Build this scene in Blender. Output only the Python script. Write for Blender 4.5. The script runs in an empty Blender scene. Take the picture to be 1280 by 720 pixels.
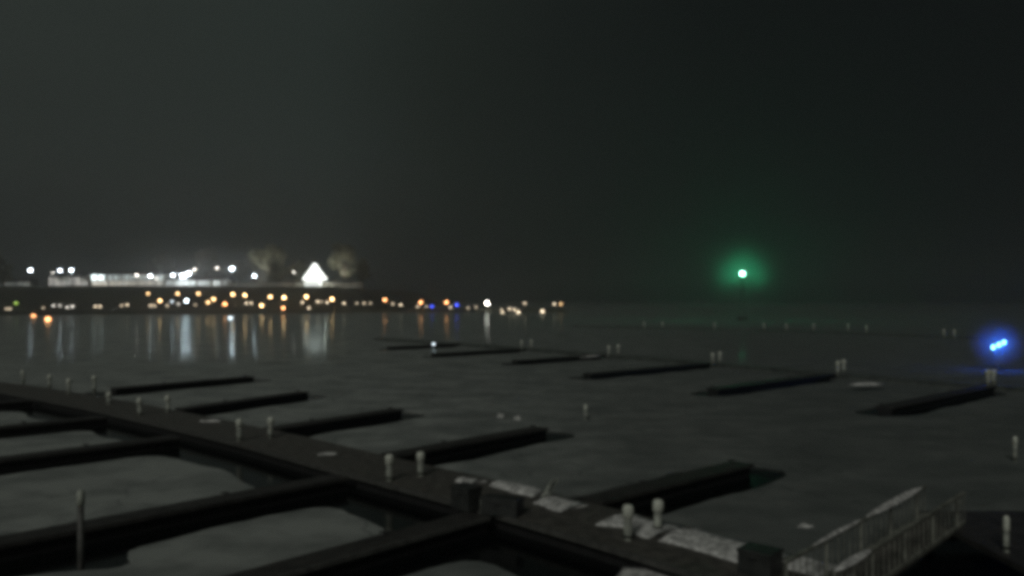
import bpy, bmesh, math, random
from mathutils import Vector, Matrix, noise as mn
random.seed(7)
SC = bpy.context.scene
COL = SC.collection

# ------------------------------------------------------------------ camera
CH, F, HOR = 8.0, 1005.0, 374.0            # eye height (m), focal length and horizon row at 1280x720
cd = bpy.data.cameras.new('camera'); cam = bpy.data.objects.new('camera', cd); COL.objects.link(cam)
cam.location = (0, 0, CH); cam.rotation_euler = (math.radians(90), 0, 0)
cd.sensor_width = 36; cd.lens = 36*F/1280; cd.shift_y = (HOR-360)/1280
cd.clip_start = 0.1; cd.clip_end = 12000
SC.camera = cam
# ------------------------------------------------------------------ night sky: glow of the town on the clouds, black over the lake
W = bpy.data.worlds.new('World'); SC.world = W; W.use_nodes = True
nt = W.node_tree; nd = nt.nodes; lk = nt.links
for n in list(nd): nd.remove(n)
out = nd.new('ShaderNodeOutputWorld'); bg = nd.new('ShaderNodeBackground')
tc = nd.new('ShaderNodeTexCoord'); sx = nd.new('ShaderNodeSeparateXYZ')
lk.new(tc.outputs['Generated'], sx.inputs[0])
def mrange(tree, src, a, b, c, d, smooth=True):
    m = tree.nodes.new('ShaderNodeMapRange'); m.interpolation_type = 'SMOOTHSTEP' if smooth else 'LINEAR'
    for i, v in zip((1, 2, 3, 4), (a, b, c, d)): m.inputs[i].default_value = v
    tree.links.new(src, m.inputs[0]); return m.outputs[0]
mx = mrange(nt, sx.outputs['X'], -0.75, 0.38, 0.0, 1.0)
cr = nd.new('ShaderNodeValToRGB'); lk.new(mx, cr.inputs[0])
e = cr.color_ramp.elements
e[0].position = 0; e[0].color = (0.0240, 0.0295, 0.0262, 1)
e[1].position = 1; e[1].color = (0.0034, 0.0044, 0.0046, 1)
el = e.new(0.45); el.color = (0.0188, 0.0248, 0.0222, 1)
el = e.new(0.64); el.color = (0.0108, 0.0142, 0.0122, 1)
el = e.new(0.80); el.color = (0.0068, 0.0088, 0.0082, 1)
ns = nd.new('ShaderNodeTexNoise'); ns.inputs['Scale'].default_value = 1.6; ns.inputs['Detail'].default_value = 3
lk.new(tc.outputs['Generated'], ns.inputs[0])
cl = mrange(nt, ns.outputs[0], 0.3, 0.7, 0.85, 1.12)
el_ = mrange(nt, sx.outputs['Z'], -0.02, 0.16, 0.5, 1.0)
mu = nd.new('ShaderNodeMath'); mu.operation = 'MULTIPLY'; lk.new(cl, mu.inputs[0]); lk.new(el_, mu.inputs[1])
lk.new(cr.outputs[0], bg.inputs[0]); lk.new(mu.outputs[0], bg.inputs[1]); lk.new(bg.outputs[0], out.inputs[0])
# ------------------------------------------------------------------ soft sun added in place of building lamps behind the camera
sd = bpy.data.lights.new('sun', 'SUN'); sd.energy = 0.68; sd.angle = math.radians(14); sd.color = (1.0, 1.0, 0.93)
sun = bpy.data.objects.new('sun', sd); COL.objects.link(sun)
sun.rotation_euler = Vector((0.30, 0.80, -0.62)).to_track_quat('-Z', 'Y').to_euler()
SC.view_settings.view_transform = 'Standard'; SC.view_settings.look = 'None'
SC.view_settings.exposure = 0.0; SC.view_settings.gamma = 1.0; SC.view_settings.use_curve_mapping = False
# soft lens of a cheap night camera
SC.cycles.pixel_filter_type = 'BLACKMAN_HARRIS'; SC.cycles.filter_width = 4.9
SC.cycles.use_denoising = True; SC.render.dither_intensity = 2.0
SC.cycles.use_adaptive_sampling = False; SC.cycles.use_light_tree = True
SC.cycles.max_bounces = 5; SC.cycles.volume_bounces = 0; SC.cycles.sample_clamp_indirect = 80
SC.cycles.volume_step_rate = 4

# ------------------------------------------------------------------ helpers
def G(px, py, z=0.0):
    Y = (CH-z)*F/(py-HOR); return Vector(((px-640)/F*Y, Y, z))
def P(px, py, Y): return Vector(((px-640)/F*Y, Y, CH-(py-HOR)/F*Y))

def mat(name, col, rough=0.7, metal=0.0, var=0.25, scale=3.0, bump=0.0, spec=0.5):
    m = bpy.data.materials.new(name); m.use_nodes = True
    t = m.node_tree; b = t.nodes['Principled BSDF']
    g = t.nodes.new('ShaderNodeTexCoord'); n = t.nodes.new('ShaderNodeTexNoise')
    n.inputs['Scale'].default_value = scale; n.inputs['Detail'].default_value = 5
    t.links.new(g.outputs['Object'], n.inputs[0])
    mix = t.nodes.new('ShaderNodeMix'); mix.data_type = 'RGBA'
    mix.inputs[6].default_value = (*[c*(1-var) for c in col], 1); mix.inputs[7].default_value = (*[min(1, c*(1+var)) for c in col], 1)
    t.links.new(mrange(t, n.outputs[0], 0.3, 0.7, 0, 1), mix.inputs[0]); t.links.new(mix.outputs[2], b.inputs['Base Color'])
    b.inputs['Roughness'].default_value = rough; b.inputs['Metallic'].default_value = metal
    b.inputs['Specular IOR Level'].default_value = spec
    if bump:
        bu = t.nodes.new('ShaderNodeBump'); bu.inputs['Strength'].default_value = bump
        t.links.new(n.outputs[0], bu.inputs['Height']); t.links.new(bu.outputs[0], b.inputs['Normal'])
    return m
_em = {}
def emit(name, col, s):
    k = (name, col, s)
    if k in _em: return _em[k]
    m = bpy.data.materials.new(name); m.use_nodes = True
    b = m.node_tree.nodes['Principled BSDF']
    b.inputs['Base Color'].default_value = (0.5, 0.5, 0.5, 1)
    b.inputs['Emission Color'].default_value = (*col, 1); b.inputs['Emission Strength'].default_value = s
    m.cycles.emission_sampling = 'NONE' if name == 'lamp_light' else 'AUTO'
    _em[k] = m; return m

def glow(parent, z, r, col, power, loc=None):      # the light the lamp gives off, at its globe
    l = bpy.data.lights.new('lamp_glow', 'POINT'); l.energy = power; l.color = col; l.shadow_soft_size = r*1.04
    o = bpy.data.objects.new('lamp_glow', l); COL.objects.link(o); o.parent = parent; o.location = loc or (0, 0, z); return o
def tag(o, label, cat, group=None):
    o['label'] = label; o['category'] = cat
    if group: o['group'] = group
    return o
def thing(name, label, cat, loc=(0, 0, 0), rz=0, group=None):
    o = bpy.data.objects.new(name, None); COL.objects.link(o); o.empty_display_size = 0.3
    o.location = loc; o.rotation_euler = (0, 0, rz); return tag(o, label, cat, group)
def mesh(name, verts, faces, m, parent=None, smooth=False):
    me = bpy.data.meshes.new(name); me.from_pydata([tuple(v) for v in verts], [], faces); me.update()
    if smooth:
        for p in me.polygons: p.use_smooth = True
    o = bpy.data.objects.new(name, me); COL.objects.link(o)
    if m: me.materials.append(m)
    if parent: o.parent = parent
    return o
class MB:
    def __init__(s): s.v = []; s.f = []
    def box(s, c, d, rz=0, bev=0.0, tilt=None):
        hx, hy, hz = d[0]/2, d[1]/2, d[2]/2
        R = Matrix.Rotation(rz, 3, 'Z')
        if tilt is not None: R = R @ tilt
        b = bmesh.new(); bmesh.ops.create_cube(b, size=1)
        for v in b.verts: v.co = Vector((v.co.x*d[0], v.co.y*d[1], v.co.z*d[2]))
        if bev: bmesh.ops.bevel(b, geom=list(b.edges), offset=bev, segments=2, profile=0.6, affect='EDGES')
        k = len(s.v); s.v += [R @ v.co + Vector(c) for v in b.verts]
        b.verts.index_update(); s.f += [[k+v.index for v in f.verts] for f in b.faces]; b.free(); return s
    def bar(s, a, b, w, h=None):          # square bar between two points
        a, b = Vector(a), Vector(b); h = h or w; d = (b-a)
        q = d.to_track_quat('X', 'Z').to_matrix(); L = d.length
        k = len(s.v)
        for x in (0, L):
            for y, z in ((-w/2, -h/2), (w/2, -h/2), (w/2, h/2), (-w/2, h/2)): s.v.append(a + q @ Vector((x, y, z)))
        s.f += [[k, k+3, k+2, k+1], [k+4, k+5, k+6, k+7]] + [[k+i, k+(i+1) % 4, k+4+(i+1) % 4, k+4+i] for i in range(4)]
        return s
    def tube(s, pts, rad, n=10):          # lathe-like tube along points with radii
        k = len(s.v); m = len(pts)
        for i, (p, r) in enumerate(zip(pts, rad)):
            p = Vector(p); d = Vector(pts[min(i+1, m-1)]) - Vector(pts[max(i-1, 0)])
            q = (d.to_track_quat('Z', 'Y') if d.length > 1e-6 else Vector((0, 0, 1)).to_track_quat('Z', 'Y')).to_matrix()
            for j in range(n):
                a = 2*math.pi*j/n; s.v.append(p + q @ Vector((r*math.cos(a), r*math.sin(a), 0)))
        for i in range(m-1):
            for j in range(n): s.f.append([k+i*n+j, k+i*n+(j+1) % n, k+(i+1)*n+(j+1) % n, k+(i+1)*n+j])
        s.f.append([k+j for j in range(n)][::-1]); s.f.append([k+(m-1)*n+j for j in range(n)]); return s
    def ball(s, c, r, sz=1.0, sub=2, jit=0, seed=0):
        b = bmesh.new(); bmesh.ops.create_icosphere(b, subdivisions=sub, radius=1); k = len(s.v)
        for v in b.verts:
            w = 1 + (jit*mn.noise(v.co*1.7+Vector((seed, 0, 0))) if jit else 0)
            s.v.append(Vector(c)+Vector((v.co.x*r*w, v.co.y*r*w, v.co.z*r*sz*w)))
        b.verts.index_update(); s.f += [[k+v.index for v in f.verts] for f in b.faces]; b.free(); return s
    def build(s, name, m, parent=None, smooth=False): return mesh(name, s.v, s.f, m, parent, smooth)
def copy_tree(o, parent=None):
    c = o.copy(); COL.objects.link(c)
    if parent: c.parent = parent
    for ch in list(o.children): copy_tree(ch, c)
    return c
ORD = ['first', 'second', 'third', 'fourth', 'fifth', 'sixth', 'seventh', 'eighth', 'ninth', 'tenth', 'eleventh', 'twelfth', 'thirteenth',
       'fourteenth', 'fifteenth', 'sixteenth', 'seventeenth', 'eighteenth', 'nineteenth', 'twentieth', 'twenty-first', 'twenty-second',
       'twenty-third', 'twenty-fourth', 'twenty-fifth', 'twenty-sixth', 'twenty-seventh', 'twenty-eighth', 'twenty-ninth', 'thirtieth']

# ------------------------------------------------------------------ materials
M_dock = mat('wet_timber', (0.080, 0.076, 0.066), 0.6, var=0.35, scale=2.2, bump=0.3)
M_finger = mat('wet_dark_timber', (0.034, 0.032, 0.029), 0.6, var=0.4, scale=2.2, bump=0.3)
M_dull = mat('frosted_timber', (0.085, 0.095, 0.085), 0.8, var=0.35, scale=1.2)
M_kerb = mat('dock_kerb', (0.075, 0.075, 0.068), 0.6, var=0.3, scale=4)
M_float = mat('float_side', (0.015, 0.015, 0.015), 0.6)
M_snow = mat('snow', (0.50, 0.50, 0.48), 0.85, var=0.5, scale=5.0, bump=0.9)
M_post = mat('pale_post', (0.34, 0.36, 0.31), 0.55, var=0.45, scale=2.5)
M_cap = mat('white_cap', (0.58, 0.60, 0.52), 0.45, var=0.15)
M_dark = mat('dark_steel', (0.03, 0.03, 0.03), 0.5, metal=0.4)
M_box = mat('dark_locker', (0.030, 0.032, 0.030), 0.5, var=0.3)
M_rail = mat('gangway_metal', (0.20, 0.205, 0.175), 0.45, metal=0.1, var=0.45, scale=3)
M_rock = mat('rock', (0.05, 0.05, 0.045), 0.9, var=0.5, scale=0.6, bump=0.5)
M_hill = mat('dark_grass', (0.035, 0.040, 0.025), 0.95, var=0.5, scale=0.05)
M_wall = mat('cream_wall', (0.34, 0.32, 0.27), 0.8, var=0.25, scale=0.3)
M_roof = mat('dark_roof', (0.05, 0.05, 0.055), 0.7)
M_leaf = mat('leaf', (0.15, 0.15, 0.11), 0.8, var=0.5, scale=0.4)
M_bark = mat('bark', (0.06, 0.05, 0.04), 0.9, var=0.4)
M_canvas = mat('canvas', (0.7, 0.7, 0.7), 0.7)

# ice: thin snow-dusted sheet, light falloff painted in as darkening to the right
def ice_material():
    m = bpy.data.materials.new('lake_ice'); m.use_nodes = True; t = m.node_tree; b = t.nodes['Principled BSDF']
    g = t.nodes.new('ShaderNodeTexCoord'); s = t.nodes.new('ShaderNodeSeparateXYZ'); t.links.new(g.outputs['Object'], s.inputs[0])
    def noise(sc, det=4, stretch=None):
        n = t.nodes.new('ShaderNodeTexNoise'); n.inputs['Scale'].default_value = sc; n.inputs['Detail'].default_value = det
        if stretch:
            mp = t.nodes.new('ShaderNodeMapping'); mp.inputs['Scale'].default_value = stretch
            t.links.new(g.outputs['Object'], mp.inputs[0]); t.links.new(mp.outputs[0], n.inputs[0])
        else: t.links.new(g.outputs['Object'], n.inputs[0])
        return n.outputs[0]
    def math_(op, a, b_):
        q = t.nodes.new('ShaderNodeMath'); q.operation = op
        for i, v in enumerate((a, b_)):
            if isinstance(v, float): q.inputs[i].default_value = v
            else: t.links.new(v, q.inputs[i])
        return q.outputs[0]
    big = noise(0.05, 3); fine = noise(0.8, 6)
    # snow tone, with the light falloff to the right put into the colour
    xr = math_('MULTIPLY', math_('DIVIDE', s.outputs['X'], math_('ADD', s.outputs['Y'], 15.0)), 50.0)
    cover_falloff = mrange(t, math_('ADD', xr, math_('MULTIPLY', big, 10.0)), -12.0, 22.0, 1.0, 0.24)
    cover_falloff = math_('MULTIPLY', cover_falloff, mrange(t, fine, 0.25, 0.75, 0.70, 1.2))
    cover_falloff = math_('MULTIPLY', cover_falloff, mrange(t, noise(0.22, 5, (1, 1.6, 1)), 0.3, 0.7, 0.55, 1.22))
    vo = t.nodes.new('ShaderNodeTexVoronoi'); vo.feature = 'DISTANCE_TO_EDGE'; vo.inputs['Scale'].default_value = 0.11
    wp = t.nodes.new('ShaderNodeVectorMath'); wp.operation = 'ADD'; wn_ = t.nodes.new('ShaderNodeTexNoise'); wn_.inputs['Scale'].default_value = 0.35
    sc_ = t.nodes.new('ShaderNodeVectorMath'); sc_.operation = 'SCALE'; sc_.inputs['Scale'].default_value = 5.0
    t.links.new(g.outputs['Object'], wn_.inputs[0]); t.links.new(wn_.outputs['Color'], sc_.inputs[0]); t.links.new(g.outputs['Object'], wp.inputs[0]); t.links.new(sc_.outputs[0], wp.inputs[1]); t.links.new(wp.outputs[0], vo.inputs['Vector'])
    cover_falloff = math_('MULTIPLY', cover_falloff, mrange(t, vo.outputs['Distance'], 0.0, 0.018, 0.55, 1.0))
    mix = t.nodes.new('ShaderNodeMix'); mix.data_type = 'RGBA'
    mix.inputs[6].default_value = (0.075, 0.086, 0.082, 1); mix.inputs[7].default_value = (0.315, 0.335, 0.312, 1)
    t.links.new(cover_falloff, mix.inputs[0]); t.links.new(mix.outputs[2], b.inputs['Base Color'])
    far = mrange(t, s.outputs['Y'], 60.0, 130.0, 1.0, 0.0)
    rg = math_('ADD', math_('MULTIPLY', far, 0.42), mrange(t, noise(0.03, 4, (1, 0.35, 1)), 0.35, 0.65, 0.085, 0.15))
    t.links.new(rg, b.inputs['Roughness']); b.inputs['IOR'].default_value = 1.31
    bu = t.nodes.new('ShaderNodeBump'); bu.inputs['Distance'].default_value = 0.02; bu.inputs['Strength'].default_value = 0.35
    t.links.new(fine, bu.inputs['Height'])
    mxn = t.nodes.new('ShaderNodeMix'); mxn.data_type = 'VECTOR'; gm = t.nodes.new('ShaderNodeNewGeometry')
    t.links.new(far, mxn.inputs[0]); t.links.new(gm.outputs['Normal'], mxn.inputs[4]); t.links.new(bu.outputs[0], mxn.inputs[5])
    t.links.new(mxn.outputs[1], b.inputs['Normal'])
    b.inputs['Specular IOR Level'].default_value = 0.0; b.inputs['Roughness'].default_value = 0.9
    for l in list(b.inputs['Roughness'].links): t.links.remove(l)
    gl_ = t.nodes.new('ShaderNodeBsdfGlossy'); t.links.new(rg, gl_.inputs['Roughness']); t.links.new(mxn.outputs[1], gl_.inputs['Normal'])
    gl_.inputs['Color'].default_value = (0.85, 0.95, 0.95, 1)
    fr = t.nodes.new('ShaderNodeFresnel'); fr.inputs['IOR'].default_value = 1.31
    # crusted, matte ice on the open lake to the right; wet glazed ice towards the town
    glaze = mrange(t, math_('ADD', math_('MULTIPLY', math_('DIVIDE', s.outputs['X'], s.outputs['Y']), 60.0), math_('MULTIPLY', big, 14.0)), 5.0, 18.0, 0.15, 0.003)
    ms = t.nodes.new('ShaderNodeMixShader'); t.links.new(math_('MULTIPLY', fr.outputs[0], glaze), ms.inputs[0])
    t.links.new(b.outputs[0], ms.inputs[1]); t.links.new(gl_.outputs[0], ms.inputs[2])
    t.links.new(ms.outputs[0], t.nodes['Material Output'].inputs['Surface'])
    return m
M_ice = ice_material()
M_water = bpy.data.materials.new('black_water'); M_water.use_nodes = True
b = M_water.node_tree.nodes['Principled BSDF']; b.inputs['Base Color'].default_value = (0.003, 0.004, 0.004, 1)
b.inputs['Roughness'].default_value = 0.12; b.inputs['IOR'].default_value = 1.33
_n = M_water.node_tree.nodes.new('ShaderNodeTexNoise'); _n.inputs['Scale'].default_value = 1.5
_b = M_water.node_tree.nodes.new('ShaderNodeBump'); _b.inputs['Strength'].default_value = 0.15; _b.inputs['Distance'].default_value = 0.05
M_water.node_tree.links.new(_n.outputs[0], _b.inputs['Height']); M_water.node_tree.links.new(_b.outputs[0], b.inputs['Normal'])

# ------------------------------------------------------------------ dock layout (real plan, metres)
DZ = 0.45                                   # deck height above the water
main_px = [(1090, 795), (1000, 760), (750, 682), (565, 628), (400, 584), (300, 556), (200, 532), (100, 509), (0, 490), (-90, 477)]
MAIN = [G(x, y, DZ).xy for x, y in main_px]  # left (near) edge of the walkway
DW = 3.7
leftf = [((600, 642), 11.0), ((428, 594), 14.5), ((222, 545), 13.0), ((132, 520), 13.0), ((40, 499), 13.0)]
rightf = [((700, 634), 12.0, (0.745, 0.667)), ((452, 574), 13.0, (0.68, 0.733)), ((300, 541), 12.5, (0.60, 0.80)),
          ((200, 514), 13.5, (0.50, 0.866)), ((118, 487), 15.0, (0.62, 0.785))]
LEADS = []                                  # open water: (a, b, half width)
def off(p, d, k): return Vector((p[0]+d[0]*k, p[1]+d[1]*k))
NR = Vector((0.685, 0.73))
for a, b_ in zip(MAIN[:-1], MAIN[1:]):
    LEADS.append((off(a, NR, 0.6), off(b_, NR, 0.6), 2.9))
LF = []
for (px, py), L in leftf:
    a = G(px, py, DZ).xy; d = Vector((-0.685, -0.73)); b_ = off(a, d, L); LF.append((a, b_, d))
    n = Vector((0.73, -0.685)); LEADS.append((off(a, n, 0.45), off(b_, n, 0.45), 1.55))
RF = []
for (px, py), L, d in rightf:
    a = G(px, py, DZ).xy; d = Vector(d).normalized(); b_ = off(a, d, L); RF.append((a, b_, d)); LEADS.append((a, b_, 2.05))
dock2 = [(-26.0, 157.0), (-8.5, 138.0), (2.5, 124.0), (13.0, 110.5), (24.0, 96.3), (33.4, 82.8), (42.6, 71.2), (56.0, 54.0)]
D2 = [Vector(p) for p in dock2]
for a, b_ in zip(D2[:-1], D2[1:]): LEADS.append((a, b_, 0.6))
F2 = []
for i, L in ((1, 15), (2, 18), (3, 17), (4, 22), (5, 22), (6, 22)):
    a = D2[i]; d = Vector((-0.745, -0.667)); b_ = off(a, d, L); F2.append((a, b_, d)); LEADS.append((off(a, d, 4), b_, 1.9))
LEADS.append((Vector((13.5, 19.5)), Vector((26.0, 19.5)), 5.0)); LEADS.append((Vector((15.5, 25.0)), Vector((23.0, 25.0)), 2.6))
PILE_PX = (101, 706)
pg = G(*PILE_PX); LEADS.append((Vector((pg.x-.6, pg.y)), Vector((pg.x+1.0, pg.y)), 0.5))

def lead_field(x, y):
    s = 0.0
    for a, b_, r in LEADS:
        abx, aby = b_[0]-a[0], b_[1]-a[1]
        tt = ((x-a[0])*abx+(y-a[1])*aby)/(abx*abx+aby*aby); tt = 0 if tt < 0 else 1 if tt > 1 else tt
        dx, dy = x-a[0]-abx*tt, y-a[1]-aby*tt
        dd = math.sqrt(dx*dx+dy*dy)-r
        if dd < 6: s += math.exp(-dd/0.75)
    if s <= 0: return 5.0
    return -0.75*math.log(s) + 0.45*mn.noise(Vector((x*0.30, y*0.30, 0))) + 0.12*mn.noise(Vector((x*1.3, y*1.3, 3)))
def build_ice():
    x0, x1, y0, y1, st = -64.0, 72.0, 15.0, 161.0, 0.5
    nx, ny = int((x1-x0)/st), int((y1-y0)/st)
    fld = [[lead_field(x0+i*st, y0+j*st) for i in range(nx+1)] for j in range(ny+1)]
    V = []; FA = []; idx = {}
    def vid(x, y, z=0.0):
        k = (round(x, 4), round(y, 4), z)
        if k not in idx: idx[k] = len(V); V.append(k)
        return idx[k]
    for j in range(ny):
        i = 0
        while i < nx:
            c = [fld[j][i], fld[j][i+1], fld[j+1][i+1], fld[j+1][i]]
            pts = [(x0+i*st, y0+j*st), (x0+(i+1)*st, y0+j*st), (x0+(i+1)*st, y0+(j+1)*st), (x0+i*st, y0+(j+1)*st)]
            if min(c) > 0: FA.append([vid(*p) for p in pts])
            elif max(c) > 0:
                poly = []; cut = []
                for k in range(4):
                    p, q, u, w = pts[k], pts[(k+1) % 4], c[k], c[(k+1) % 4]
                    if u > 0: poly.append(p)
                    if (u > 0) != (w > 0):
                        t_ = u/(u-w); r = (p[0]+(q[0]-p[0])*t_, p[1]+(q[1]-p[1])*t_); poly.append(r); cut.append(r)
                f = list(dict.fromkeys(vid(*p) for p in poly))
                if len(f) > 2: FA.append(f)
                if len(cut) == 2: FA.append([vid(*cut[0]), vid(*cut[1]), vid(*cut[1], -0.11), vid(*cut[0], -0.11)])
            i += 1
    B = 5200.0
    for q in (((-B, -60), (B, -60), (B, y0), (-B, y0)), ((-B, y1), (B, y1), (B, B), (-B, B)),
              ((-B, y0), (x0, y0), (x0, y1), (-B, y1)), ((x1, y0), (B, y0), (B, y1), (x1, y1))):
        FA.append([vid(*p) for p in q])
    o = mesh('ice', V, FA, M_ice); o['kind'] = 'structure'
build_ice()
w = mesh('water', [(-5200, -60, -0.12), (5200, -60, -0.12), (5200, 5200, -0.12), (-5200, 5200, -0.12)], [[0, 1, 2, 3]], M_water); w['kind'] = 'structure'

# ------------------------------------------------------------------ haze
hb = MB(); hb.box((0, 2540, 60), (10500, 5300, 124))
M_haze = bpy.data.materials.new('haze'); M_haze.use_nodes = True; t = M_haze.node_tree
t.nodes.remove(t.nodes['Principled BSDF']); pv = t.nodes.new('ShaderNodeVolumePrincipled')
pv.inputs['Density'].default_value = 0.0008; pv.inputs['Color'].default_value = (0.92, 0.95, 0.95, 1); pv.inputs['Anisotropy'].default_value = 0.6
t.links.new(pv.outputs[0], t.nodes['Material Output'].inputs['Volume'])
M_haze.cycles.homogeneous_volume = True if hasattr(M_haze.cycles, 'homogeneous_volume') else True
hz = hb.build('haze', M_haze); hz['kind'] = 'stuff'

# ------------------------------------------------------------------ far shore terrain
def shore(x):                                # distance of the waterline
    if x > -60: return 500 + 0.02*(x+60)
    return 500 - min(140, (-60-x)*0.52)
def hill(x, y):
    d = y-shore(x)
    if d < 0: return -1.5
    h = min(1.6, d*0.5)
    right = 1 - min(1, max(0, (x+128)/34.0))  # the bluff ends, a low causeway goes on
    b0 = 575 - shore(x)
    k = min(1, max(0, (d-(b0-62))/62)); k = k*k*(3-2*k)
    h += right*15.7*k
    if x > -94:
        h = min(h, 1.6)
        w_ = 34
        if d > w_: h = max(-1.5, 1.6-(d-w_)*0.5)
    if x > 34: h = max(-1.5, h-(x-34)*0.5)
    return h + (0.25*mn.noise(Vector((x*0.08, y*0.08, 0))) if d > 3 else 0)
V = []; FA = []
xs = [-760+8*i for i in range(103)]; ys = [340+4*i for i in range(76)]+[650+40*i for i in range(12)]
for y in ys:
    for x in xs: V.append((x, y, hill(x, y)))
nx = len(xs)
for j in range(len(ys)-1):
    for i in range(nx-1): FA.append([j*nx+i, j*nx+i+1, (j+1)*nx+i+1, (j+1)*nx+i])
te = mesh('terrain', V, FA, M_hill, smooth=True); te['kind'] = 'structure'

# ------------------------------------------------------------------ docks
def plank_strip(mb, a, b_, n, w0, w1, z, th):
    q = [off(a, n, w0), off(b_, n, w0), off(b_, n, w1), off(a, n, w1)]
    k = len(mb.v); mb.v += [Vector((p.x, p.y, z-th)) for p in q]+[Vector((p.x, p.y, z)) for p in q]
    mb.f += [[k+3, k+2, k+1, k], [k+4, k+5, k+6, k+7]]+[[k+i, k+(i+1) % 4, k+4+(i+1) % 4, k+4+i] for i in range(4)]
def poly_strip(pts, w0, w1, z, th, wob=0, seed=0, dome=0):
    """mitred strip along a polyline, offset w0..w1 to its left-hand normal NRM"""
    m = MB(); n_ = len(pts)
    ws = [0, .25, .5, .75, 1] if dome else [0, 1]
    rows = []
    for i, p in enumerate(pts):
        d = (pts[min(i+1, n_-1)]-pts[max(i-1, 0)]).normalized(); nr = Vector((d.y, -d.x))
        if nr.dot(NR) < 0: nr = -nr
        j0 = wob*mn.noise(Vector((p.x*0.9, p.y*0.9, seed))); j1 = wob*mn.noise(Vector((p.x*0.9, p.y*0.9, seed+9)))
        row = []
        for t_ in ws:
            q = off(p, nr, (w0+j0)*(1-t_)+(w1+j1)*t_); zz = z+dome*math.sin(math.pi*t_)*(1+1.2*mn.noise(Vector((q.x, q.y, seed))))
            row.append(len(m.v)); m.v.append(Vector((q.x, q.y, zz)))
        row2 = []
        for t_ in (1, 0):
            q = off(p, nr, (w0+j0)*(1-t_)+(w1+j1)*t_); row2.append(len(m.v)); m.v.append(Vector((q.x, q.y, z-th)))
        rows.append(row+row2)
    R = len(rows[0])
    for a, b_ in zip(rows[:-1], rows[1:]):
        for k in range(R): m.f.append([a[k], b_[k], b_[(k+1) % R], a[(k+1) % R]])
    m.f.append(rows[0][::-1]); m.f.append(rows[-1])
    return m
def resample(pts, st):
    o = []
    for a, b_ in zip(pts[:-1], pts[1:]):
        n = max(1, int((b_-a).length/st)); o += [a+(b_-a)*k/n for k in range(n)]
    o.append(pts[-1]); return o
mdk = thing('main_dock', 'long dark floating dock with a pale edge running from lower right to upper left', 'dock', (MAIN[3].x, MAIN[3].y, 0))
def rel(m, o): m.v = [v-Vector(o.location) for v in m.v]; return m
rel(poly_strip(MAIN, 0.15, DW, DZ, 0.12), mdk).build('deck', M_dock, mdk)
rel(poly_strip(MAIN, 0.0, 0.15, DZ+0.03, 0.16), mdk).build('edge_board', M_kerb, mdk)
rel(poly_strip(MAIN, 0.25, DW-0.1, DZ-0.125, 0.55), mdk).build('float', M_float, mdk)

def finger(a, b_, d, label, w=1.15, kerb=False, group='finger piers of the near dock', start=0.0, snow=None):
    n = Vector((d.y, -d.x))
    if n.y > 0: n = -n                        # n points to the near side
    a = off(a, d, start)
    r = thing('finger_pier', label, 'finger pier', (a.x, a.y, 0), 0, group)
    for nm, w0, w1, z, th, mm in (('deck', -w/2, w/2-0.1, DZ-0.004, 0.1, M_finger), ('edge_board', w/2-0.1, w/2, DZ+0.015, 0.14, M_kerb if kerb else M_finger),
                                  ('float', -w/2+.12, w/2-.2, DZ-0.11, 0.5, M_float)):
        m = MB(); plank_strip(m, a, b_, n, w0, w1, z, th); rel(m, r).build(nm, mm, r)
    for k in (0.35, 0.97):
        m = MB(); p = off(a, (b_-a), k); q = off(p, n, -w/2+.15)
        m.bar((q.x-.16, q.y, DZ+.09), (q.x+.16, q.y, DZ+.09), 0.05); m.bar((q.x, q.y, DZ-.004), (q.x, q.y, DZ+.09), 0.06)
        rel(m, r).build('cleat', M_dark, r)
    return r
landl = ['kerbed finger pier in the bottom foreground, left of the main dock', 'long dark finger pier crossing the lower left ice behind the lone tall pile',
         'dark finger pier to the left of the third pair of white posts', 'dark finger pier reaching the left picture edge near the fourth post pair',
         'farthest dark finger pier on the left side of the main dock']
for i, (a, b_, d) in enumerate(LF): finger(a, b_, d, landl[i], kerb=(i == 0), start=0.05)
landr = ['broad dark finger pier pointing right behind the two nearest white posts', 'dark finger pier pointing right behind the second pair of white posts',
         'dark finger pier starting beside the third pair of white posts', 'dark finger pier just right of the fourth post pair, under the pale light reflection',
         'farthest dark finger pier on the right side of the main dock']
for i, (a, b_, d) in enumerate(RF): finger(a, b_, d, landr[i], start=1.6)
d2 = thing('outer_dock', 'second floating dock farther out, running across to the blue lights', 'dock', (D2[3].x, D2[3].y, 0))
rel(poly_strip(D2, -1.1, 1.1, DZ, 0.12), d2).build('deck', M_dull, d2)
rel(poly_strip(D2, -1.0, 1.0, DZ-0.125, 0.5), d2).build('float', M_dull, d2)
land2 = ['finger pier of the outer dock beside the small white dock light', 'finger pier of the outer dock between the white light and the leftmost outer post pair',
         'finger pier of the outer dock left of its leftmost clear post pair', 'finger pier of the outer dock ending left of the post pair below the green light',
         'finger pier of the outer dock left of the two posts at mid right', 'finger pier of the outer dock nearest the blue lights']
for i, (a, b_, d) in enumerate(F2): finger(a, b_, d, land2[i], 1.3, group='finger piers of the outer dock', start=1.15)
D3 = [Vector((18, 232)), Vector((40, 216)), Vector((62, 205)), Vector((90, 166)), Vector((125, 120))]
d3 = thing('far_dock', 'far floating dock with a thin row of posts under the green light', 'dock', (D3[1].x, D3[1].y, 0))
rel(poly_strip(D3, -1.1, 1.1, DZ, 0.12), d3).build('deck', M_dull, d3)
rel(poly_strip(D3, -1.0, 1.0, DZ-0.125, 0.5), d3).build('float', M_dull, d3)

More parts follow.
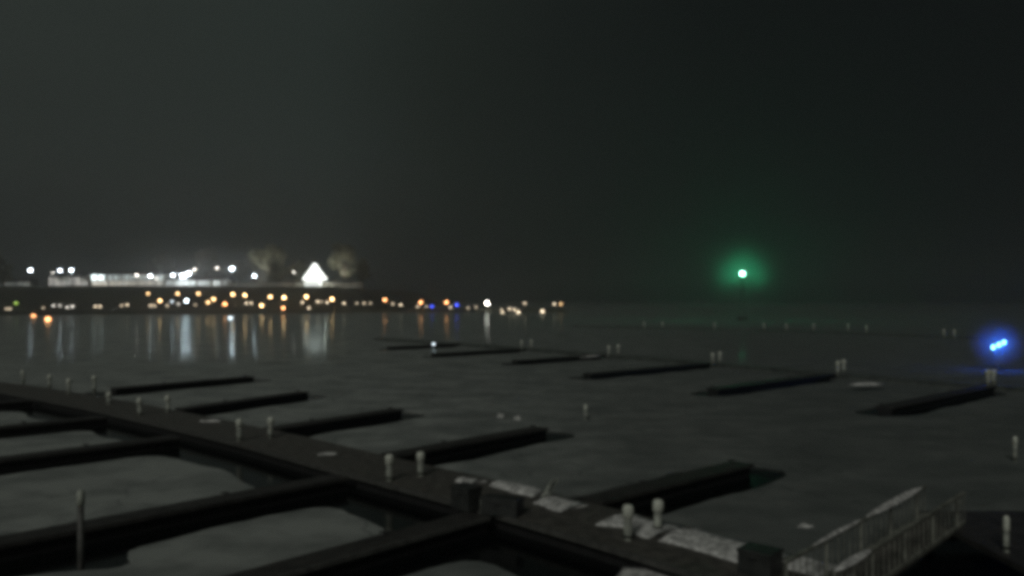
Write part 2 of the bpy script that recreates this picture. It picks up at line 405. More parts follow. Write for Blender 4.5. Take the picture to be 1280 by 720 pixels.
# snow ridges along the main dock (part of the dock cover, but lies on it: own things)
def main_at(px_y):                           # points of the main line between two image columns
    return px_y
def seg_points(t0, t1):                      # t in metres along MAIN from its near end
    pts = resample(MAIN, 0.3); acc = 0; o = []
    for a, b_ in zip(pts[:-1], pts[1:]):
        if t0 <= acc <= t1: o.append(a.copy())
        acc += (b_-a).length
    return o
def t_of(px, py, z=DZ):
    g = G(px, py, z).xy; best = None; acc = 0
    for a, b_ in zip(MAIN[:-1], MAIN[1:]):
        ab = b_-a; t_ = max(0, min(1, (g-a).dot(ab)/ab.length_squared)); dd = (g-a-ab*t_).length
        if best is None or dd < best[0]: best = (dd, acc+ab.length*t_)
        acc += ab.length
    return best[1], best[0]
def snow(t0, t1, w0, w1, h, label, wob=0.35, seed=0):
    m = poly_strip(seg_points(t0, t1), w0, w1, DZ+0.02, 0.015, wob, seed, h)
    n = len(m.v)
    c = sum((v for v in m.v), Vector())/n
    o = m.build('snow_bank', M_snow, None, True); 
    for v in o.data.vertices: v.co -= Vector((c.x, c.y, DZ))
    o.location = (c.x, c.y, DZ); tag(o, label, 'snow bank', 'snow banks left on the docks'); return o
tA, _ = t_of(1030, 715); tB, _ = t_of(800, 682); tB2, _ = t_of(742, 660)
import sys
snow(t_of(945, 722)[0], t_of(800, 680)[0], 1.75, 3.7, 0.09, 'large pale snow bank along the dock between the nearest posts and the dark locker', 0.25, 1)
snow(t_of(1050, 745)[0], t_of(955, 716)[0], 2.3, 3.7, 0.08, 'pale snow bank on the dock between the locker and the gangway', 0.3, 5)
snow(t_of(790, 682)[0], t_of(725, 660)[0], 1.8, 3.5, 0.09, 'snow heap around the foot of the nearest left post', 0.4, 8)
snow(t_of(690, 645)[0], t_of(645, 632)[0], 2.0, 3.5, 0.09, 'snow patch on the dock right of the middle locker', 0.35, 11)
snow(t_of(640, 632)[0], t_of(578, 614)[0], 2.7, 3.7, 0.13, 'narrow snow strip behind the middle locker on the dock', 0.3, 15)
snow(t_of(566, 613)[0], t_of(548, 606)[0], 2.3, 3.3, 0.10, 'small snow patch left of the left dark locker', 0.3, 19)
def heap(p, w, d, h, label, rz=0, seed=0, mat_=None):
    m = MB().ball((0, 0, 0), 1, 1, 2, 0.5, seed)
    m.v = [Vector((v.x*w/2, v.y*d/2, max(0, v.z)*h)) for v in m.v]
    o = m.build('snow_heap', mat_ or M_snow, None, True); o.location = p; o.rotation_euler = (0, 0, rz)
    return tag(o, label, 'snow heap', 'small heaps of snow')
heap(G(410, 568, DZ), 1.0, 0.35, 0.10, 'thin pale snow heap on the dock left of the second post pair', 0.1, 2)
heap(G(262, 527, DZ), 1.6, 0.4, 0.12, 'faint snow heap on the dock above the third post pair', 0.0, 3)
heap(G(1006, 659, 0.0), 0.55, 0.22, 0.12, 'thin pale slab of snow lying on the open ice left of the gangway', 0.0, 4)
heap(G(626, 522, 0.0), 0.55, 0.5, 0.30, 'left of two small pale lumps beyond the end of the second right finger pier', 0, 5)
heap(G(647, 525, 0.0), 0.55, 0.5, 0.32, 'right of two small pale lumps beyond the end of the second right finger pier', 0, 6)
heap(G(1084, 481, DZ), 3.0, 1.2, 0.2, 'faint snow heap near the outer dock right of its third post pair', 0.3, 7)
heap(G(740, 446, DZ), 4.5, 0.8, 0.2, 'long faint snow heap left of the leftmost clear outer posts', 0.8, 8)
heap(G(822, 724, 0.0), 2.6, 1.5, 0.08, 'pale patch of painted lamplight on the ice at the bottom edge, in front of the dock', -0.75, 9)  # white heap standing in for ice brightened by lamplight

# pilings
proto = {}
def post(base, h, label, group, r=0.14, capr=0.20):
    key = (round(h, 1), r)
    if key not in proto:
        t_ = thing('dock_piling', label, 'piling', base, 0, group)
        MB().tube([(0, 0, -0.25), (0, 0, h-0.42)], [r, r*0.95], 12).build('shaft', M_post, t_, True)
        MB().tube([(0, 0, h-0.42), (0, 0, h-0.40), (0, 0, h-0.12), (0, 0, h-0.03), (0, 0, h)], [r*0.97, capr*.9, capr*.88, capr*0.66, 0.03], 14).build('cap', M_cap, t_, True)
        MB().tube([(0, 0, 0.10), (0, 0, 0.17)], [r+.03, r+.03], 12).build('collar', M_dark, t_)
        proto[key] = t_; return t_
    c = copy_tree(proto[key]); c.location = base; c.rotation_euler = (random.uniform(-.03, .03), random.uniform(-.035, .035), random.uniform(0, 6)); c.scale = (1, 1, random.uniform(.92, 1.06)); tag(c, label, 'piling', group); return c
pairs = [((785, 675), (822, 664), 1.12), ((487, 601), (526, 595), 1.06), ((299, 551), (338, 547), 1.18), ((175, 519), (210, 515), 1.2), ((86, 493), (118, 489), 1.28)]
wn = ['nearest pair, in the big snow bank', 'second pair from the front, mid left', 'third pair from the front', 'fourth pair, at the left', 'fifth and farthest pair of the main dock']
for i, (a, b_, h) in enumerate(pairs):
    for k, q in enumerate((a, b_)):
        post(G(q[0], q[1], DZ), h, f"{('left', 'right')[k]} white-capped post of the {wn[i]}", 'white-capped posts along the main dock')
for i, (px, py, h, lb) in enumerate([(136, 505, 0.9, 'short white post between the fourth and fifth post pairs'), (62, 484, 1.1, 'faint post left of the fifth post pair'),
                                     (29, 478, 1.2, 'leftmost faint post near the left picture edge')]):
    post(G(px, py, DZ), h, lb, 'white-capped posts along the main dock')
pr2 = [((652, 436), (664, 435), 'pair right of the white dock light'), ((761, 444), (773, 443), 'pair at the middle of the outer dock'),
       ((891, 454), (900, 453), 'pair below the green light'), ((1047, 467), (1055, 465), 'pair at mid right'), ((1235, 481), (1242, 480), 'pair under the blue lights')]
for a, b_, nm in pr2:
    for k, q in enumerate((a, b_)):
        post(G(q[0], q[1], DZ), 1.3, f"{('left', 'right')[k]} post of the {nm}", 'posts along the outer dock', 0.20, 0.25)
for i, (px, py) in enumerate([(805, 410), (828, 409), (893, 411), (955, 412), (983, 413), (1017, 413), (1060, 413), (1083, 415), (1180, 421), (1193, 422)]):
    p = G(px, py, DZ); post(p, 1.6, f'{ORD[i]} faint post from the left in the far row under the green light', 'faint posts of the far dock', 0.22, 0.26)
post(G(732, 524, 0), 1.0, 'single faint post standing in the ice right of the picture centre', 'lone posts in the ice', 0.11, .14)
post(G(1269, 577, 0), 1.25, 'lone post in the ice at the right picture edge', 'lone posts in the ice', 0.09, .12)
post(G(1258, 690, 0.71), 1.05, 'dim post at the lower right standing on the dark pier', 'lone posts in the ice', 0.08, .10)
# tall dark pile with pale cap, lower left
tp = thing('mooring_pile', 'tall dark pile with a small pale cap standing in the lower left ice', 'pile', G(*PILE_PX))
MB().tube([(0, 0, -1), (0, 0, 1.8)], [.10, .09], 12).build('shaft', M_kerb, tp, True)
MB().tube([(0, 0, 1.8), (0, 0, 2.2), (0, 0, 2.28)], [.115, .11, .03], 12).build('cap', M_post, tp, True)

# lockers
def locker(p, w, d, h, rz, label):
    t_ = thing('dock_locker', label, 'dock locker', p, rz, 'dark lockers on the main dock')
    MB().box((0, 0, h*0.42), (w, d, h*0.84), bev=0.03).build('box', M_box, t_)
    MB().box((0, 0.0, h*0.84+h*.08), (w*1.05, d*1.06, h*0.16), bev=0.035).build('lid', M_box, t_)
    MB().bar((-0.12, -d/2-.035, h*.70), (0.12, -d/2-.035, h*.70), 0.03).build('latch', M_dark, t_)
    return t_
RZ = math.atan2(-0.685, 0.73)
locker(G(628, 643, DZ), 1.35, 0.7, 0.62, RZ+.35, 'dark locker in front of the snow strip, in the middle of the dock')
locker(G(583, 636, DZ), 0.9, 0.7, 0.85, RZ, 'taller dark locker left of the middle snow strip')
locker(G(950, 716, DZ), 0.95, 0.8, 0.68, RZ, 'dark locker breaking the snow bank near the gangway')
# low stake and leaning boarding rack beside the middle locker
st = MB().tube([(0, 0, 0), (0, 0, 0.55)], [0.08, 0.07], 8).build('stake', M_post, None, True); st.location = G(603, 640, DZ)
tag(st, 'short pale stake standing at the left end of the middle locker', 'stake')
rk = thing('leaning_frame', 'faint slanted frame leaning up from the snow at the root of the nearest right finger', 'frame', G(676, 626, DZ))
MB().bar((0, 0, 0), (0.42, 0.1, 0.75), 0.07).bar((0.22, .25, 0), (0.64, .35, 0.75), 0.07).build('side_bar', M_post, rk)
m = MB()
for k in (.25, .5, .75, .97): m.bar((0.42*k, 0.1*k, .75*k), (.22+.42*k, .25+.1*k, .75*k), 0.04)
m.build('rung', M_post, rk)

# ------------------------------------------------------------------ gangway and dark pier at lower right
ga = G(1012, 765, DZ); gb = Vector((14.3, 26.6, 0.62))
gw = thing('gangway', 'narrow footbridge with pale railings and balusters rising from the dock at lower right', 'gangway', (ga.x, ga.y, 0))
gd = (gb-ga); gu = Vector((gd.x, gd.y, 0)).normalized(); gn = Vector((gu.y, -gu.x, 0))   # near side normal
o0 = Vector(gw.location)
def gp(t_, s_, z_): return ga+gd*t_+gn*s_+Vector((0, 0, z_))-o0
m = MB(); q = [gp(0, -.6, .05), gp(1, -.6, .05), gp(1, .6, .05), gp(0, .6, .05)]
m.v = [v-Vector((0, 0, .1)) for v in q]+q; m.f = [[3, 2, 1, 0], [4, 5, 6, 7]]+[[i, (i+1) % 4, 4+(i+1) % 4, 4+i] for i in range(4)]
m.build('walkway', M_dock, gw)
for s_, nm in ((-.6, 'far'), (.6, 'near')):
    r_ = MB().bar(gp(0, s_, 1.08), gp(1, s_, 1.08), 0.10, 0.07).build('handrail', M_rail, gw)
    MB().bar(gp(0, s_, 0.12), gp(1, s_, 0.12), 0.07, 0.12).build('stringer', M_rail, gw)
    nb = 26
    for k in range(nb+1):
        t_ = k/nb; w_ = 0.075 if k % 6 == 0 else 0.025
        MB().bar(gp(t_, s_, .1), gp(t_, s_, 1.05), w_, w_).build('baluster', M_rail, gw)
m = MB()
def ridge(t0, t1, s_, wd, hh, seed):
    n = 14; k0 = len(m.v)
    for i in range(n+1):
        t_ = t0+(t1-t0)*i/n; e_ = math.sin(math.pi*i/n)**.5 if 0 < i < n else 0.05
        for a_, z_ in ((-wd/2*e_, 0.0), (0, hh*e_*(1+.5*mn.noise(Vector((t_*9, seed, 0))))), (wd/2*e_, 0.0)): m.v.append(gp(t_, s_+a_, 1.12+z_))
    for i in range(n):
        for j in (0, 1): m.f.append([k0+i*3+j, k0+(i+1)*3+j, k0+(i+1)*3+j+1, k0+i*3+j+1])
        m.f.append([k0+i*3+2, k0+(i+1)*3+2, k0+(i+1)*3, k0+i*3])
ridge(0.14, 0.46, -.6, .16, .07, 1); ridge(0.5, .97, -.6, .34, .12, 2); ridge(0.0, 0.22, .6, .3, .1, 3)
m.build('snow_cover', M_snow, gw)
# dark pier right of the gangway
pr = thing('timber_pier', 'dark timber pier in the lower right corner at the end of the gangway', 'pier', (19.2, 22.0, 0))
MB().box((0, 0, 0.62), (10.6, 11.4, 0.18)).build('deck', M_finger, pr)
for x_ in (-5.0, -1.7, 1.7, 5.0):
    for y_ in (-5.4, 5.4): MB().tube([(x_, y_, -1), (x_, y_, 0.53)], [.15, .14], 10).build('pile', M_dark, pr, True)
for k in range(5): MB().box((-4.6+k*2.3, -5.55, 0.82), (1.6, .16, .20), bev=.02).build('kerb_beam', M_finger, pr)

# ------------------------------------------------------------------ lamps
ORANGE = (1.0, 0.42, 0.16); AMBER = (1.0, 0.62, 0.28); CREAM = (1.0, 0.80, 0.55); WHITE = (0.80, 0.92, 1.0); WARM = (1.0, 0.93, 0.82)
BLUE = (0.03, 0.08, 1.0); RED = (1.0, 0.30, 0.12); LIME = (0.65, 1.0, 0.15)
lp = {}
def lamp(kind, px, py, Y, col, s, label, group, r=0.45, ground=None):
    p = P(px, py, Y); g_ = hill(p.x, p.y) if ground is None else ground
    g_ = max(g_, -0.3); h = p.z-g_
    if h < 0.6: h = 0.6; g_ = p.z-h
    root = thing(kind, label, 'lamp', (p.x, p.y, g_), 0, group)
    key = (round(h, 0), kind)
    if kind == 'street_lamp':
        MB().tube([(0.9, 0.3, 0), (0.9, 0.3, h*.92), (0.7, .3, h+.35+r*.6), (0, 0.15, h+.35+r*.6)], [.12, .08, .06, .05], 8).build('pole', M_dark, root, True)
        MB().tube([(0, 0, h+r*.55), (0, 0, h+r*.62), (0, 0, h+r*.62+.25)], [r*1.05, r*1.05, .1], 12).build('lamp_hood', M_dark, root, True)
    elif kind == 'floodlight_mast':
        MB().tube([(0, 0.4+r, 0), (0, 0.4+r, h+.6)], [.22, .12], 8).build('pole', M_dark, root, True)
        MB().box((0, .1, h+r+.3), (r*2.2, r*1.8, .25)).build('lamp_housing', M_dark, root)
    else:
        MB().tube([(0, 0, 0), (0, 0, h-r*.8)], [.12, .1], 8).build('post', M_dark, root, True)
        MB().tube([(0, 0, h+r*.8), (0, 0, h+r*.8+.1)], [r*.9, .1], 10).build('lamp_cap', M_dark, root, True)
    k2 = 1.0 if r > .6 else 0.55
    r0 = r; r = r*(1.15 if r > .6 else 2.1 if Y > 200 else 1.0)
    se = s*(0.22 if s < 150 else 1.3)*k2
    if s >= 14: glow(root, h, r, col, 39.5*r*r*se*(4.6 if s < 150 else 0.05 if s > 1000 else 0.20))
    se = min(se, 24.0)*(1.7 if s < 20 else 1.5)
    lkey = (kind, col, s, r)
    if lkey not in lp:
        b = MB().ball((0, 0, 0), r, 0.8, 2); me = b.build('lamp_globe', emit('lamp_light', col, se), root, True); lp[lkey] = me.data; me.location = (0, 0, h)
    else:
        o = bpy.data.objects.new('lamp_globe', lp[lkey]); COL.objects.link(o); o.parent = root; o.location = (0, 0, h)
    return root
# upper row: orange street lamps below the bluff
up = [(185, 367, 25), (222, 367, 40), (248, 367, 40), (291, 368, 70), (306, 369, 80), (338, 371, 70), (355, 372, 100), (383, 371, 90), (415, 374, 90), (481, 375, 60), (526, 378, 60), (558, 378, 60)]
for i, (x, y, s) in enumerate(up):
    lamp('street_lamp', x, y, 505, AMBER if x < 460 else ORANGE, float(s), f'{ORD[i]} orange street lamp from the left in the upper lamp row under the bluff', 'orange street lamps on the far shore')
low = [(200, 376, 60, AMBER), (260, 378, 40, AMBER), (267, 374, 60, AMBER), (281, 380, 70, ORANGE), (327, 382, 80, AMBER), (354, 385, 50, ORANGE)]
for i, (x, y, s, c) in enumerate(low):
    lamp('street_lamp', x, y, 470, c, float(s), f'{ORD[i]} orange lamp from the left in the lower row at the water edge', 'orange lamps at the far water edge', 0.42)
wl = [(233, 376, 110, WHITE, 'bright white lamp directly under the brightest floodlight'), (215, 377, 10, WHITE, 'dim white lamp left of the bright lower white lamp'),
      (223, 380, 6, WARM, 'faintest white lamp between two others at the water edge'), (288, 398, 22, WHITE, 'small white lamp low over the water below the orange row')]
for x, y, s, c, lb in wl: lamp('street_lamp' if y < 390 else 'dock_light', x, y, 470 if y < 390 else 330, c, float(s), lb, 'white lamps at the far water edge', 0.42, None if y < 390 else 0)
cream = [188, 193, 209, 244, 308, 314, 378, 386, 397, 402, 409, 430, 446, 455, 463, 491, 501, 522, 533, 563, 585, 595]
cy = [382, 382, 382, 381, 379, 379, 378, 385, 377, 377, 378, 379, 379, 379, 379, 380, 381, 383, 383, 384, 385, 384]
for i, (x, y) in enumerate(zip(cream, cy)):
    lamp('bollard_light', x, y, 490, CREAM, float(random.choice((6, 9, 12, 16))), f'{ORD[i]} small cream light from the left in the string along the causeway', 'small cream lights along the causeway', 0.36)
rt = [(609, 379, 160, WARM, 'brightest warm lamp on the right part of the causeway', .5), (628, 391, 22, CREAM, 'low cream lamp right of the bright warm lamp', .4), (627, 387, 8, CREAM, 'dim cream lamp just above the low cream lamp', .3),
      (637, 386, 14, CREAM, 'cream lamp between the two low lamps at the causeway end', .36), (643, 387, 14, CREAM, 'upper cream lamp of the close pair near the causeway end', .36), (648, 390, 26, CREAM, 'lower cream lamp of the close pair near the causeway end', .4),
      (656, 379, 14, CREAM, 'high cream lamp above the close pair near the causeway end', .36), (678, 389, 26, CREAM, 'low cream lamp standing alone near the causeway end', .42), (693, 380, 16, CREAM, 'left lamp of the last two on the causeway', .38), (701, 380, 18, AMBER, 'right lamp of the last two, at the causeway tip', .38)]
for x, y, s, c, lb, r in rt: lamp('bollard_light' if s < 100 else 'street_lamp', x, y, 505 if y < 385 else 470, c, float(s), lb, 'lamps at the right end of the causeway', r, None if y < 385 else 0)
for x, y, s, lb in ((540, 383, 16, 'left blue lamp between orange lamps on the causeway'), (571, 381, 26, 'right, brighter blue lamp beside the last orange lamp')):
    lamp('bollard_light', x, y, 490, (0.05, 0.09, 1.0), float(s), lb, 'blue lamps on the causeway', 0.65)
lf = [(20, 379, 6, LIME, 'dim yellow-green lamp near the left picture edge', .4), (8, 386, 8, CREAM, 'left of two small cream lamps at the far left edge', .3), (12.5, 386, 8, CREAM, 'right of two small cream lamps at the far left edge', .3),
      (42, 395, 24, ORANGE, 'left red-orange lamp low at the left shore', .45), (60, 399, 34, ORANGE, 'right red-orange lamp low at the left shore', .45), (54, 385, 6, CREAM, 'small cream light above the red-orange lamps', .3),
      (67, 382, 9, WARM, 'first white light right of the red-orange lamps', .34), (75, 382, 7, WARM, 'second white light right of the red-orange lamps', .34), (84, 384, 9, WARM, 'third white light right of the red-orange lamps', .34),
      (90.5, 383, 11, WARM, 'fourth white light right of the red-orange lamps', .36), (119, 383, 11, CREAM, 'left light of the cream pair at left', .34), (125, 383, 12, CREAM, 'right light of the cream pair at left', .34),
      (152, 382, 8, CREAM, 'left light of the dim pair before the orange rows', .32), (159, 381, 11, CREAM, 'right light of the dim pair before the orange rows', .34), (6, 337, 3, CREAM, 'faint lamp high on the bluff at the left edge', .5)]
for x, y, s, c, lb, r in lf:
    Y = 290 if y > 397 else 365 if y > 390 else 420 if y > 350 else 640
    lamp('street_lamp' if y > 390 or y < 350 else 'bollard_light', x, y, Y, c, float(s), lb, 'lamps along the left shore', r, 0 if y > 350 else None)
fl = [(38, 338, 350, 'floodlight mast farthest left on the bluff'), (66, 341, 12, 'dim floodlight left of the twin bright ones'), (75, 338, 350, 'left of the twin bright floodlights on the bluff'), (89, 338, 260, 'right of the twin bright floodlights on the bluff'),
      (171, 344, 60, 'small floodlight over the lit hall windows'), (188, 345, 160, 'floodlight at the right end of the lit hall'), (195, 348, 25, 'dim floodlight just right of the hall end'),
      (216, 344, 220, 'floodlight left of the brightest one'), (229, 345, 1500, 'brightest floodlight on the bluff'), (236, 342, 600, 'second lamp touching the brightest floodlight'), (243, 337, 60, 'small floodlight above right of the brightest one'),
      (271, 335, 40, 'dim floodlight between the brightest one and the bluish one'), (290, 336, 900, 'strong bluish floodlight standing free on the bluff'), (318, 345, 180, 'floodlight in front of the pale lit tree'), (367, 340, 22, 'dim cream floodlight left of the glowing tent')]
for x, y, s, lb in fl:
    lamp('floodlight_mast', x, y, 598, WHITE if s > 100 else WARM, float(s), lb, 'floodlight masts on the bluff', 1.7 if s > 1000 else 1.15 if s > 500 else 0.85 if s > 100 else .62)
# white light at the outer dock
lamp('dock_light', 542, 430, 133, WHITE, 14.0, 'single white light low on the outer dock below the blue lamps', None, 0.22, DZ)

# green harbour light
gl = P(928, 342, 300)
hb_ = thing('harbour_light', 'tall beacon mast with a brilliant green light over the dark harbour', 'beacon', (gl.x, gl.y, 0))
m = MB()
for sx_, sy_ in ((-1, -1), (1, -1), (1, 1), (-1, 1)): m.bar((sx_*1.1, sy_*1.1, 1.5), (sx_*.35, sy_*.35, gl.z-1.3), .07)
m.build('mast', M_dull, hb_)
m = MB()
for k in range(8):
    z0, z1 = 1.5+k*1.7, 1.5+(k+1)*1.7; a0 = 1.1-.75*(z0-1.5)/(gl.z-2.8); a1 = 1.1-.75*(z1-1.5)/(gl.z-2.8)
    for i in range(4):
        c_ = [(-1, -1), (1, -1), (1, 1), (-1, 1)]; p_, q_ = c_[i], c_[(i+1) % 4]
        m.bar((p_[0]*a0, p_[1]*a0, z0), (q_[0]*a1, q_[1]*a1, z1), .035)
m.build('bracing', M_dull, hb_)
MB().tube([(0, 0, -1), (0, 0, 1.5)], [2.2, 1.9], 16).build('base', M_rock, hb_)
MB().tube([(0, 0, gl.z-1.5), (0, 0, gl.z-1.35)], [2.2, 2.3], 20).build('shield_platform', M_dark, hb_)  # disc made wide to block the green light from the ice below
MB().tube([(0, 0, gl.z-1.35), (0, 0, gl.z-.97)], [.5, .4], 12).build('lamp_base', M_dark, hb_)
MB().tube([(0, 0, gl.z+.97), (0, 0, gl.z+1.2)], [.6, .05], 12).build('lamp_cap', M_dark, hb_)
o = MB().ball((0, 0, 0), .95, 1, 3).build('lamp_globe', emit('lamp_light', (0.30, 1.0, 0.65), 16.0), hb_, True); o.location = (0, 0, gl.z)
glow(hb_, gl.z, .95, (0.006, 1.0, 0.40), 105000)

# blue triple light
bl = P(1248, 431, 90)
bt = thing('blue_light_post', 'post with three bright blue lamps in a slanting row at the right edge', 'lamp', (bl.x, bl.y, DZ))
MB().tube([(0, 0.2, -.5), (0, 0.2, bl.z-DZ+.1)], [.09, .07], 10).build('post', M_post, bt, True)
MB().bar((-.75, 0.2, bl.z-DZ-.15), (.75, .2, bl.z-DZ+.42), .07).build('crossbar', M_dark, bt)
MB().box((0.1, .12, (bl.z-DZ)*.52), (1.05, .08, (bl.z-DZ)*.86)).build('board', M_rail, bt)
for k, (x_, y_) in enumerate(((1241.5, 434), (1248.5, 431), (1255, 428))):
    q = P(x_, y_, 90)-Vector((bl.x, bl.y, DZ))
    MB().ball((0, 0, 0), .19, 1.3, 2).build('lamp_globe', emit('lamp_light', (0.28, 0.85, 1.0), 6.0), bt, True).location = q
    glow(bt, 0, .25, (0.0004, 0.10, 1.0), 560, q)

# ------------------------------------------------------------------ buildings on the bluff
def building(x0, x1, ytop, Y, depth, label, wins, roofh=1.5, name='lit_hall', wallmat=None):
    a, b_ = P(x0, 357.6, Y), P(x1, 357.6, Y); top = P(x0, ytop, Y).z; base = min(a.z, 17.3)-0.6; w_ = b_.x-a.x
    t_ = thing(name, label, 'building', ((a.x+b_.x)/2, Y, base))
    MB().box((0, depth/2, (top-base)/2), (w_, depth, top-base)).build('wall', wallmat or M_wall, t_)
    m = MB(); z = top-base; hw = w_/2+.6
    m.v = [Vector(v) for v in ((-hw, -.8, z+.003), (hw, -.8, z+.003), (hw, depth+.6, z+.003), (-hw, depth+.6, z+.003), (-hw+1.5, depth/2, z+roofh), (hw-1.5, depth/2, z+roofh))]
    m.f = [[3, 2, 1, 0], [0, 1, 5, 4], [2, 3, 4, 5], [1, 2, 5], [3, 0, 4]]
    m.build('roof', M_roof, t_)
    for (wx, wy0, wy1, ww, c, s) in wins:
        p0, p1 = P(wx, wy1, Y), P(wx, wy0, Y); cx = p0.x-(a.x+b_.x)/2; z0, z1 = p0.z-base, min(p1.z-base, z-.15)
        wi = ww*Y/F
        f = MB(); f.box((cx, -.05, (z0+z1)/2), (wi+.3, .1, z1-z0+.2)).build('window', M_roof, t_)
        pane = MB().box((cx, -.12, (z0+z1)/2), (wi, .05, z1-z0)).build('pane', emit('lit_pane', c, s*2.0), t_.children[-1])
    return t_
wins = []
x = 116.0
while x < 203:
    bright = 2.6 if x < 130 else random.choice((0.35, 0.5, 0.75))
    wins.append((x, 343.5, 350.2, 2.2 if x < 130 else 1.5, (0.85, 1.0, 1.0), bright)); x += random.choice((3.6, 4.4, 5.2))
x = 117.0
while x < 204:
    wins.append((x, 351.2, 356.8, 2.6, (1.0, 0.93, 0.78), random.choice((0.22, 0.3, 0.42, 0.2)) + (0.25 if x < 135 else 0))); x += 3.7  # lower row: added glowing panes imitate the lamplit cream wall base
building(112, 205, 342.5, 606, 16, 'long two-storey hall with lit windows above a base of added glowing panes on the bluff', wins)
wins = []
x = 63.0
while x < 110:
    wins.append((x, 347 if x < 72 or 85 < x < 100 else 351.5, 356.8, 2.4, (1.0, 0.92, 0.82), random.choice((0.12, 0.2, 0.3, 0.38)))); x += 3.5
building(60, 110.5, 345.5, 607, 14, 'low lit building under the twin floodlights left of the long hall', wins)
wins = [(x, 353, 356.8, 2.2, (0.95, 1.0, 0.9), random.choice((0.05, 0.14, 0.10))) for x in (9, 13, 17, 20.5, 23.5, 26.5, 31, 35)]
building(6, 38, 351, 608, 10, 'dim low building at the left end of the bluff', wins)
wins = [(x, 351, 356.8, 3.4, (0.92, 1.0, 0.97), s) for x, s in ((210, .2), (215, .15), (221, .4), (226, .9), (231, 1.0), (236, .7), (241, .5), (250, .35), (255, .4), (260, .3), (269, .7), (273, .5), (281, .15))]
building(206.5, 286, 349.5, 606, 10, 'low pale building behind the brightest floodlight', wins)
# long pale boundary wall
def fence_wall(x0, x1, yt, label):
    a, b_ = P(x0, 358, 600), P(x1, 358, 600); top = P(x0, yt, 600).z
    t_ = thing('boundary_wall', label, 'wall', ((a.x+b_.x)/2, 600, 16.6)); h = top-16.6
    MB().box((0, 0, h/2), (b_.x-a.x, .4, h)).build('panel', M_wall, t_)
    MB().box((0, 0, h+.09), (b_.x-a.x+.3, .7, .18)).build('coping', M_wall, t_)
    k = -(b_.x-a.x)/2
    while k < (b_.x-a.x)/2: MB().box((k, -.31, h/2), (.5, .2, h-.02)).build('pier', M_wall, t_); k += 6
fence_wall(287, 452, 353.5, 'long low pale wall along the bluff top either side of the tent')

# glowing tent: lit from inside
tt = P(393.5, 359.5, 594)
tn = thing('marquee_tent', 'white pyramid tent glowing brightly on the bluff', 'tent', (tt.x, tt.y, 17.0))
k_ = 594/F; hw = 13.8*k_; ze = P(0, 349.5, 594).z-17.0; zp = P(0, 329.0, 594).z-17.0
m = MB(); m.v = [Vector(v) for v in ((-hw, -hw*.7, ze), (hw, -hw*.7, ze), (hw, hw*.7, ze), (-hw, hw*.7, ze), (-1.2*k_, 0, zp), (1.2*k_, 0, zp))]
m.v += [Vector((v.x, v.y, v.z)) for v in ()]
m.f = [[3, 2, 1, 0], [0, 1, 5, 4], [2, 3, 4, 5], [1, 2, 5], [3, 0, 4]]
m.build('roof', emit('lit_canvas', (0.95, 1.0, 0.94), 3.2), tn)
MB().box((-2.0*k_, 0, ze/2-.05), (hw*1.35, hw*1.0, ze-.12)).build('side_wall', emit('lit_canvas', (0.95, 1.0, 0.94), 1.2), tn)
for x_, p_ in ((-hw*.96, 900), (hw*.96, 1500)): glow(tn, 0, .3, (0.95, 1.0, 0.9), p_, (x_, 0, ze-.8))  # lights added under the eaves to brighten the trees beside the tent
for x_ in (-hw*.93, hw*.93):
    for y_ in (-hw*.62, hw*.62): MB().tube([(x_, y_, -.5), (x_, y_, ze)], [.12, .12], 8).build('leg', M_canvas, tn, True)

# ------------------------------------------------------------------ trees
def tree(px, ytop, ybot, wpx, Y, label, dens=1.0, seed=0):
    rnd = random.Random(seed); g = P(px, 0, Y); gz = hill(g.x, Y); zt = P(px, ytop, Y).z-gz; rw = wpx/2*Y/F
    zb = max(1.2, P(px, ybot, Y).z-gz)
    t_ = thing('broadleaf_tree', label, 'tree', (g.x, Y, gz), 0, 'trees on the bluff')
    m = MB().tube([(0, 0, -.3), (.1, 0, zb), (0, .2, zb+(zt-zb)*.55)], [.45, .34, .12], 9)
    cl_ = []
    for k in range(11):
        a = rnd.uniform(0, 6.28); q = rnd.uniform(0, 1); rr = rw*.66*math.sqrt(rnd.uniform(.1, 1)); zz = zb+(zt-zb)*(.18+.66*q)
        rr *= 1.15-.75*abs(q-.42)
        c = Vector((rr*math.cos(a), rr*math.sin(a), zz)); cl_.append((c, rw*rnd.uniform(.30, .48)))
        m.tube([(0, 0, zb*.8+(zz-zb)*.3), (c.x*.5, c.y*.5, zb*.5+zz*.5), tuple(c)], [.16, .1, .03], 6)
    m.build('trunk', M_bark, t_)
    m = MB()
    for c, r in cl_:
        for _ in range(int(260*dens)):
            d = Vector((rnd.gauss(0, 1), rnd.gauss(0, 1), rnd.gauss(0, .85))).normalized()*r*rnd.uniform(.45, 1.08)
            p = c+d; u = Vector((rnd.uniform(-1, 1), rnd.uniform(-1, 1), rnd.uniform(-1, 1))).normalized(); v = u.orthogonal().normalized()
            s_ = rnd.uniform(.45, .95); k = len(m.v)
            m.v += [p+u*s_, p+v*s_*.7, p-u*s_, p-v*s_*.7]; m.f.append([k, k+1, k+2, k+3])
    m.build('crown', M_leaf, t_)
tree(334, 305, 334, 46, 622, 'pale lit round tree right of the free-standing floodlight', 1, 1)
tree(430, 302, 350, 42, 612, 'tall pale lit tree right of the glowing tent', 1, 2)
tree(348, 326, 350, 34, 606, 'dark lower tree in front of the pale round tree', .9, 3)
tree(372, 322, 352, 26, 616, 'dark tree between the pale round tree and the tent', .9, 4)
tree(258, 310, 344, 34, 640, 'faint tree behind the brightest floodlight', .8, 5)
tree(205, 316, 346, 30, 642, 'faint tree behind the right end of the long hall', .8, 6)
tree(4, 318, 356, 26, 600, 'dark tree at the left end of the bluff', .9, 7)
tree(453, 320, 356, 22, 622, 'small dark tree right of the tall pale tree', .8, 8)
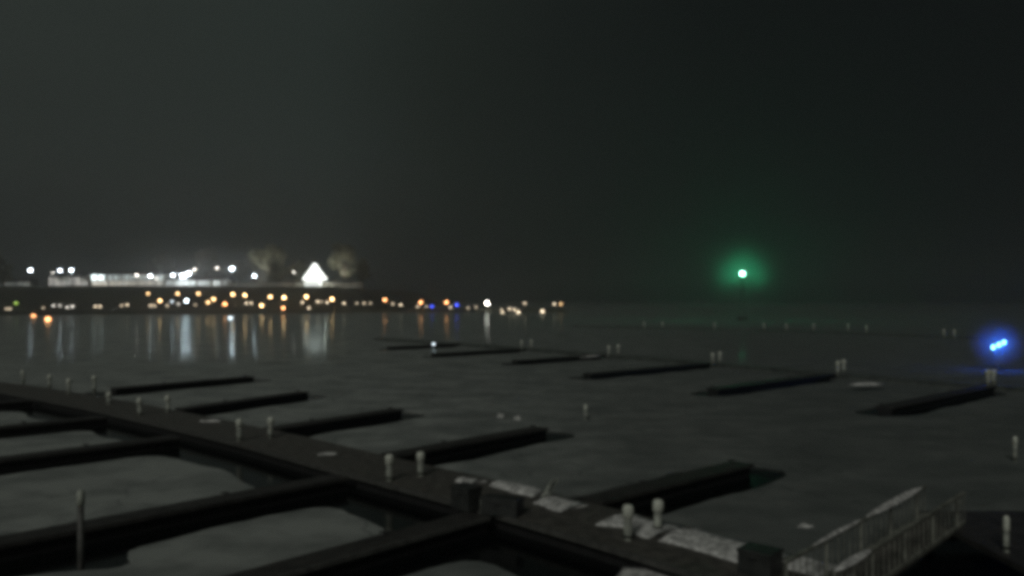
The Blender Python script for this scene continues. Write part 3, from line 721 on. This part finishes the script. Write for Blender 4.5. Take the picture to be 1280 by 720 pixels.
tree(300, 322, 350, 24, 640, 'faint tree behind the free-standing floodlight', .8, 9)

def aim(src, dst, power, label):             # floodlight fixture at the wall foot pointed up into a tree
    t_ = thing('tree_floodlight', label, 'lamp', (src.x, src.y, hill(src.x, src.y)), 0, 'floodlights aimed at the trees')
    h = src.z-hill(src.x, src.y)
    MB().tube([(0, 0, -.2), (0, 0, h-.3)], [.08, .07], 8).build('post', M_dark, t_, True)
    MB().box((0, 0, h-.22), (.5, .4, .3), bev=.03).build('lamp_housing', M_dark, t_)
    l = bpy.data.lights.new('tree_glow', 'SPOT'); l.energy = power; l.color = (1.0, .98, .82); l.spot_size = math.radians(80); l.spot_blend = .6; l.shadow_soft_size = .15
    o = bpy.data.objects.new('tree_glow', l); COL.objects.link(o); o.parent = t_; o.location = (0, 0, h)
    o.rotation_euler = (dst-src).to_track_quat('-Z', 'Y').to_euler()
aim(Vector((P(326, 357, 603).x, 603, 18.6)), P(334, 318, 622), 75000, 'small dark floodlight fixture behind the wall under the pale round tree')
aim(Vector((P(424, 357, 602).x, 602, 18.6)), P(430, 325, 612), 60000, 'small dark floodlight fixture behind the wall under the tall pale tree')
# ------------------------------------------------------------------ mist balls added round the strongest lamps to imitate lens halos
def halo_mist(c, r, sig, sz=1.0):
    m = bpy.data.materials.new('halo_mist'); m.use_nodes = True; t = m.node_tree; t.nodes.remove(t.nodes['Principled BSDF'])
    g = t.nodes.new('ShaderNodeTexCoord'); ln = t.nodes.new('ShaderNodeVectorMath'); ln.operation = 'LENGTH'
    t.links.new(g.outputs['Object'], ln.inputs[0])
    d = mrange(t, ln.outputs['Value'], 0.0, 1.0, 1.0, 0.0, False)
    p = t.nodes.new('ShaderNodeMath'); p.operation = 'POWER'; t.links.new(d, p.inputs[0]); p.inputs[1].default_value = 1.5
    q = t.nodes.new('ShaderNodeMath'); q.operation = 'MULTIPLY'; t.links.new(p.outputs[0], q.inputs[0]); q.inputs[1].default_value = sig
    v = t.nodes.new('ShaderNodeVolumePrincipled'); t.links.new(q.outputs[0], v.inputs['Density'])
    v.inputs['Color'].default_value = (0.93, 0.95, 0.95, 1); t.links.new(v.outputs[0], t.nodes['Material Output'].inputs['Volume'])
    o = MB().ball((0, 0, 0), 1, 1, 3).build('halo_mist', m, None, True); o.location = c; o.scale = (r, r, r*sz); o['kind'] = 'stuff'
halo_mist(gl, 15.0, 0.020)
halo_mist(bl+Vector((0, 0.1, 0.0)), 3.3, 0.24, 0.95)
halo_mist(P(245, 340, 600), 75.0, 0.0050, 0.42)
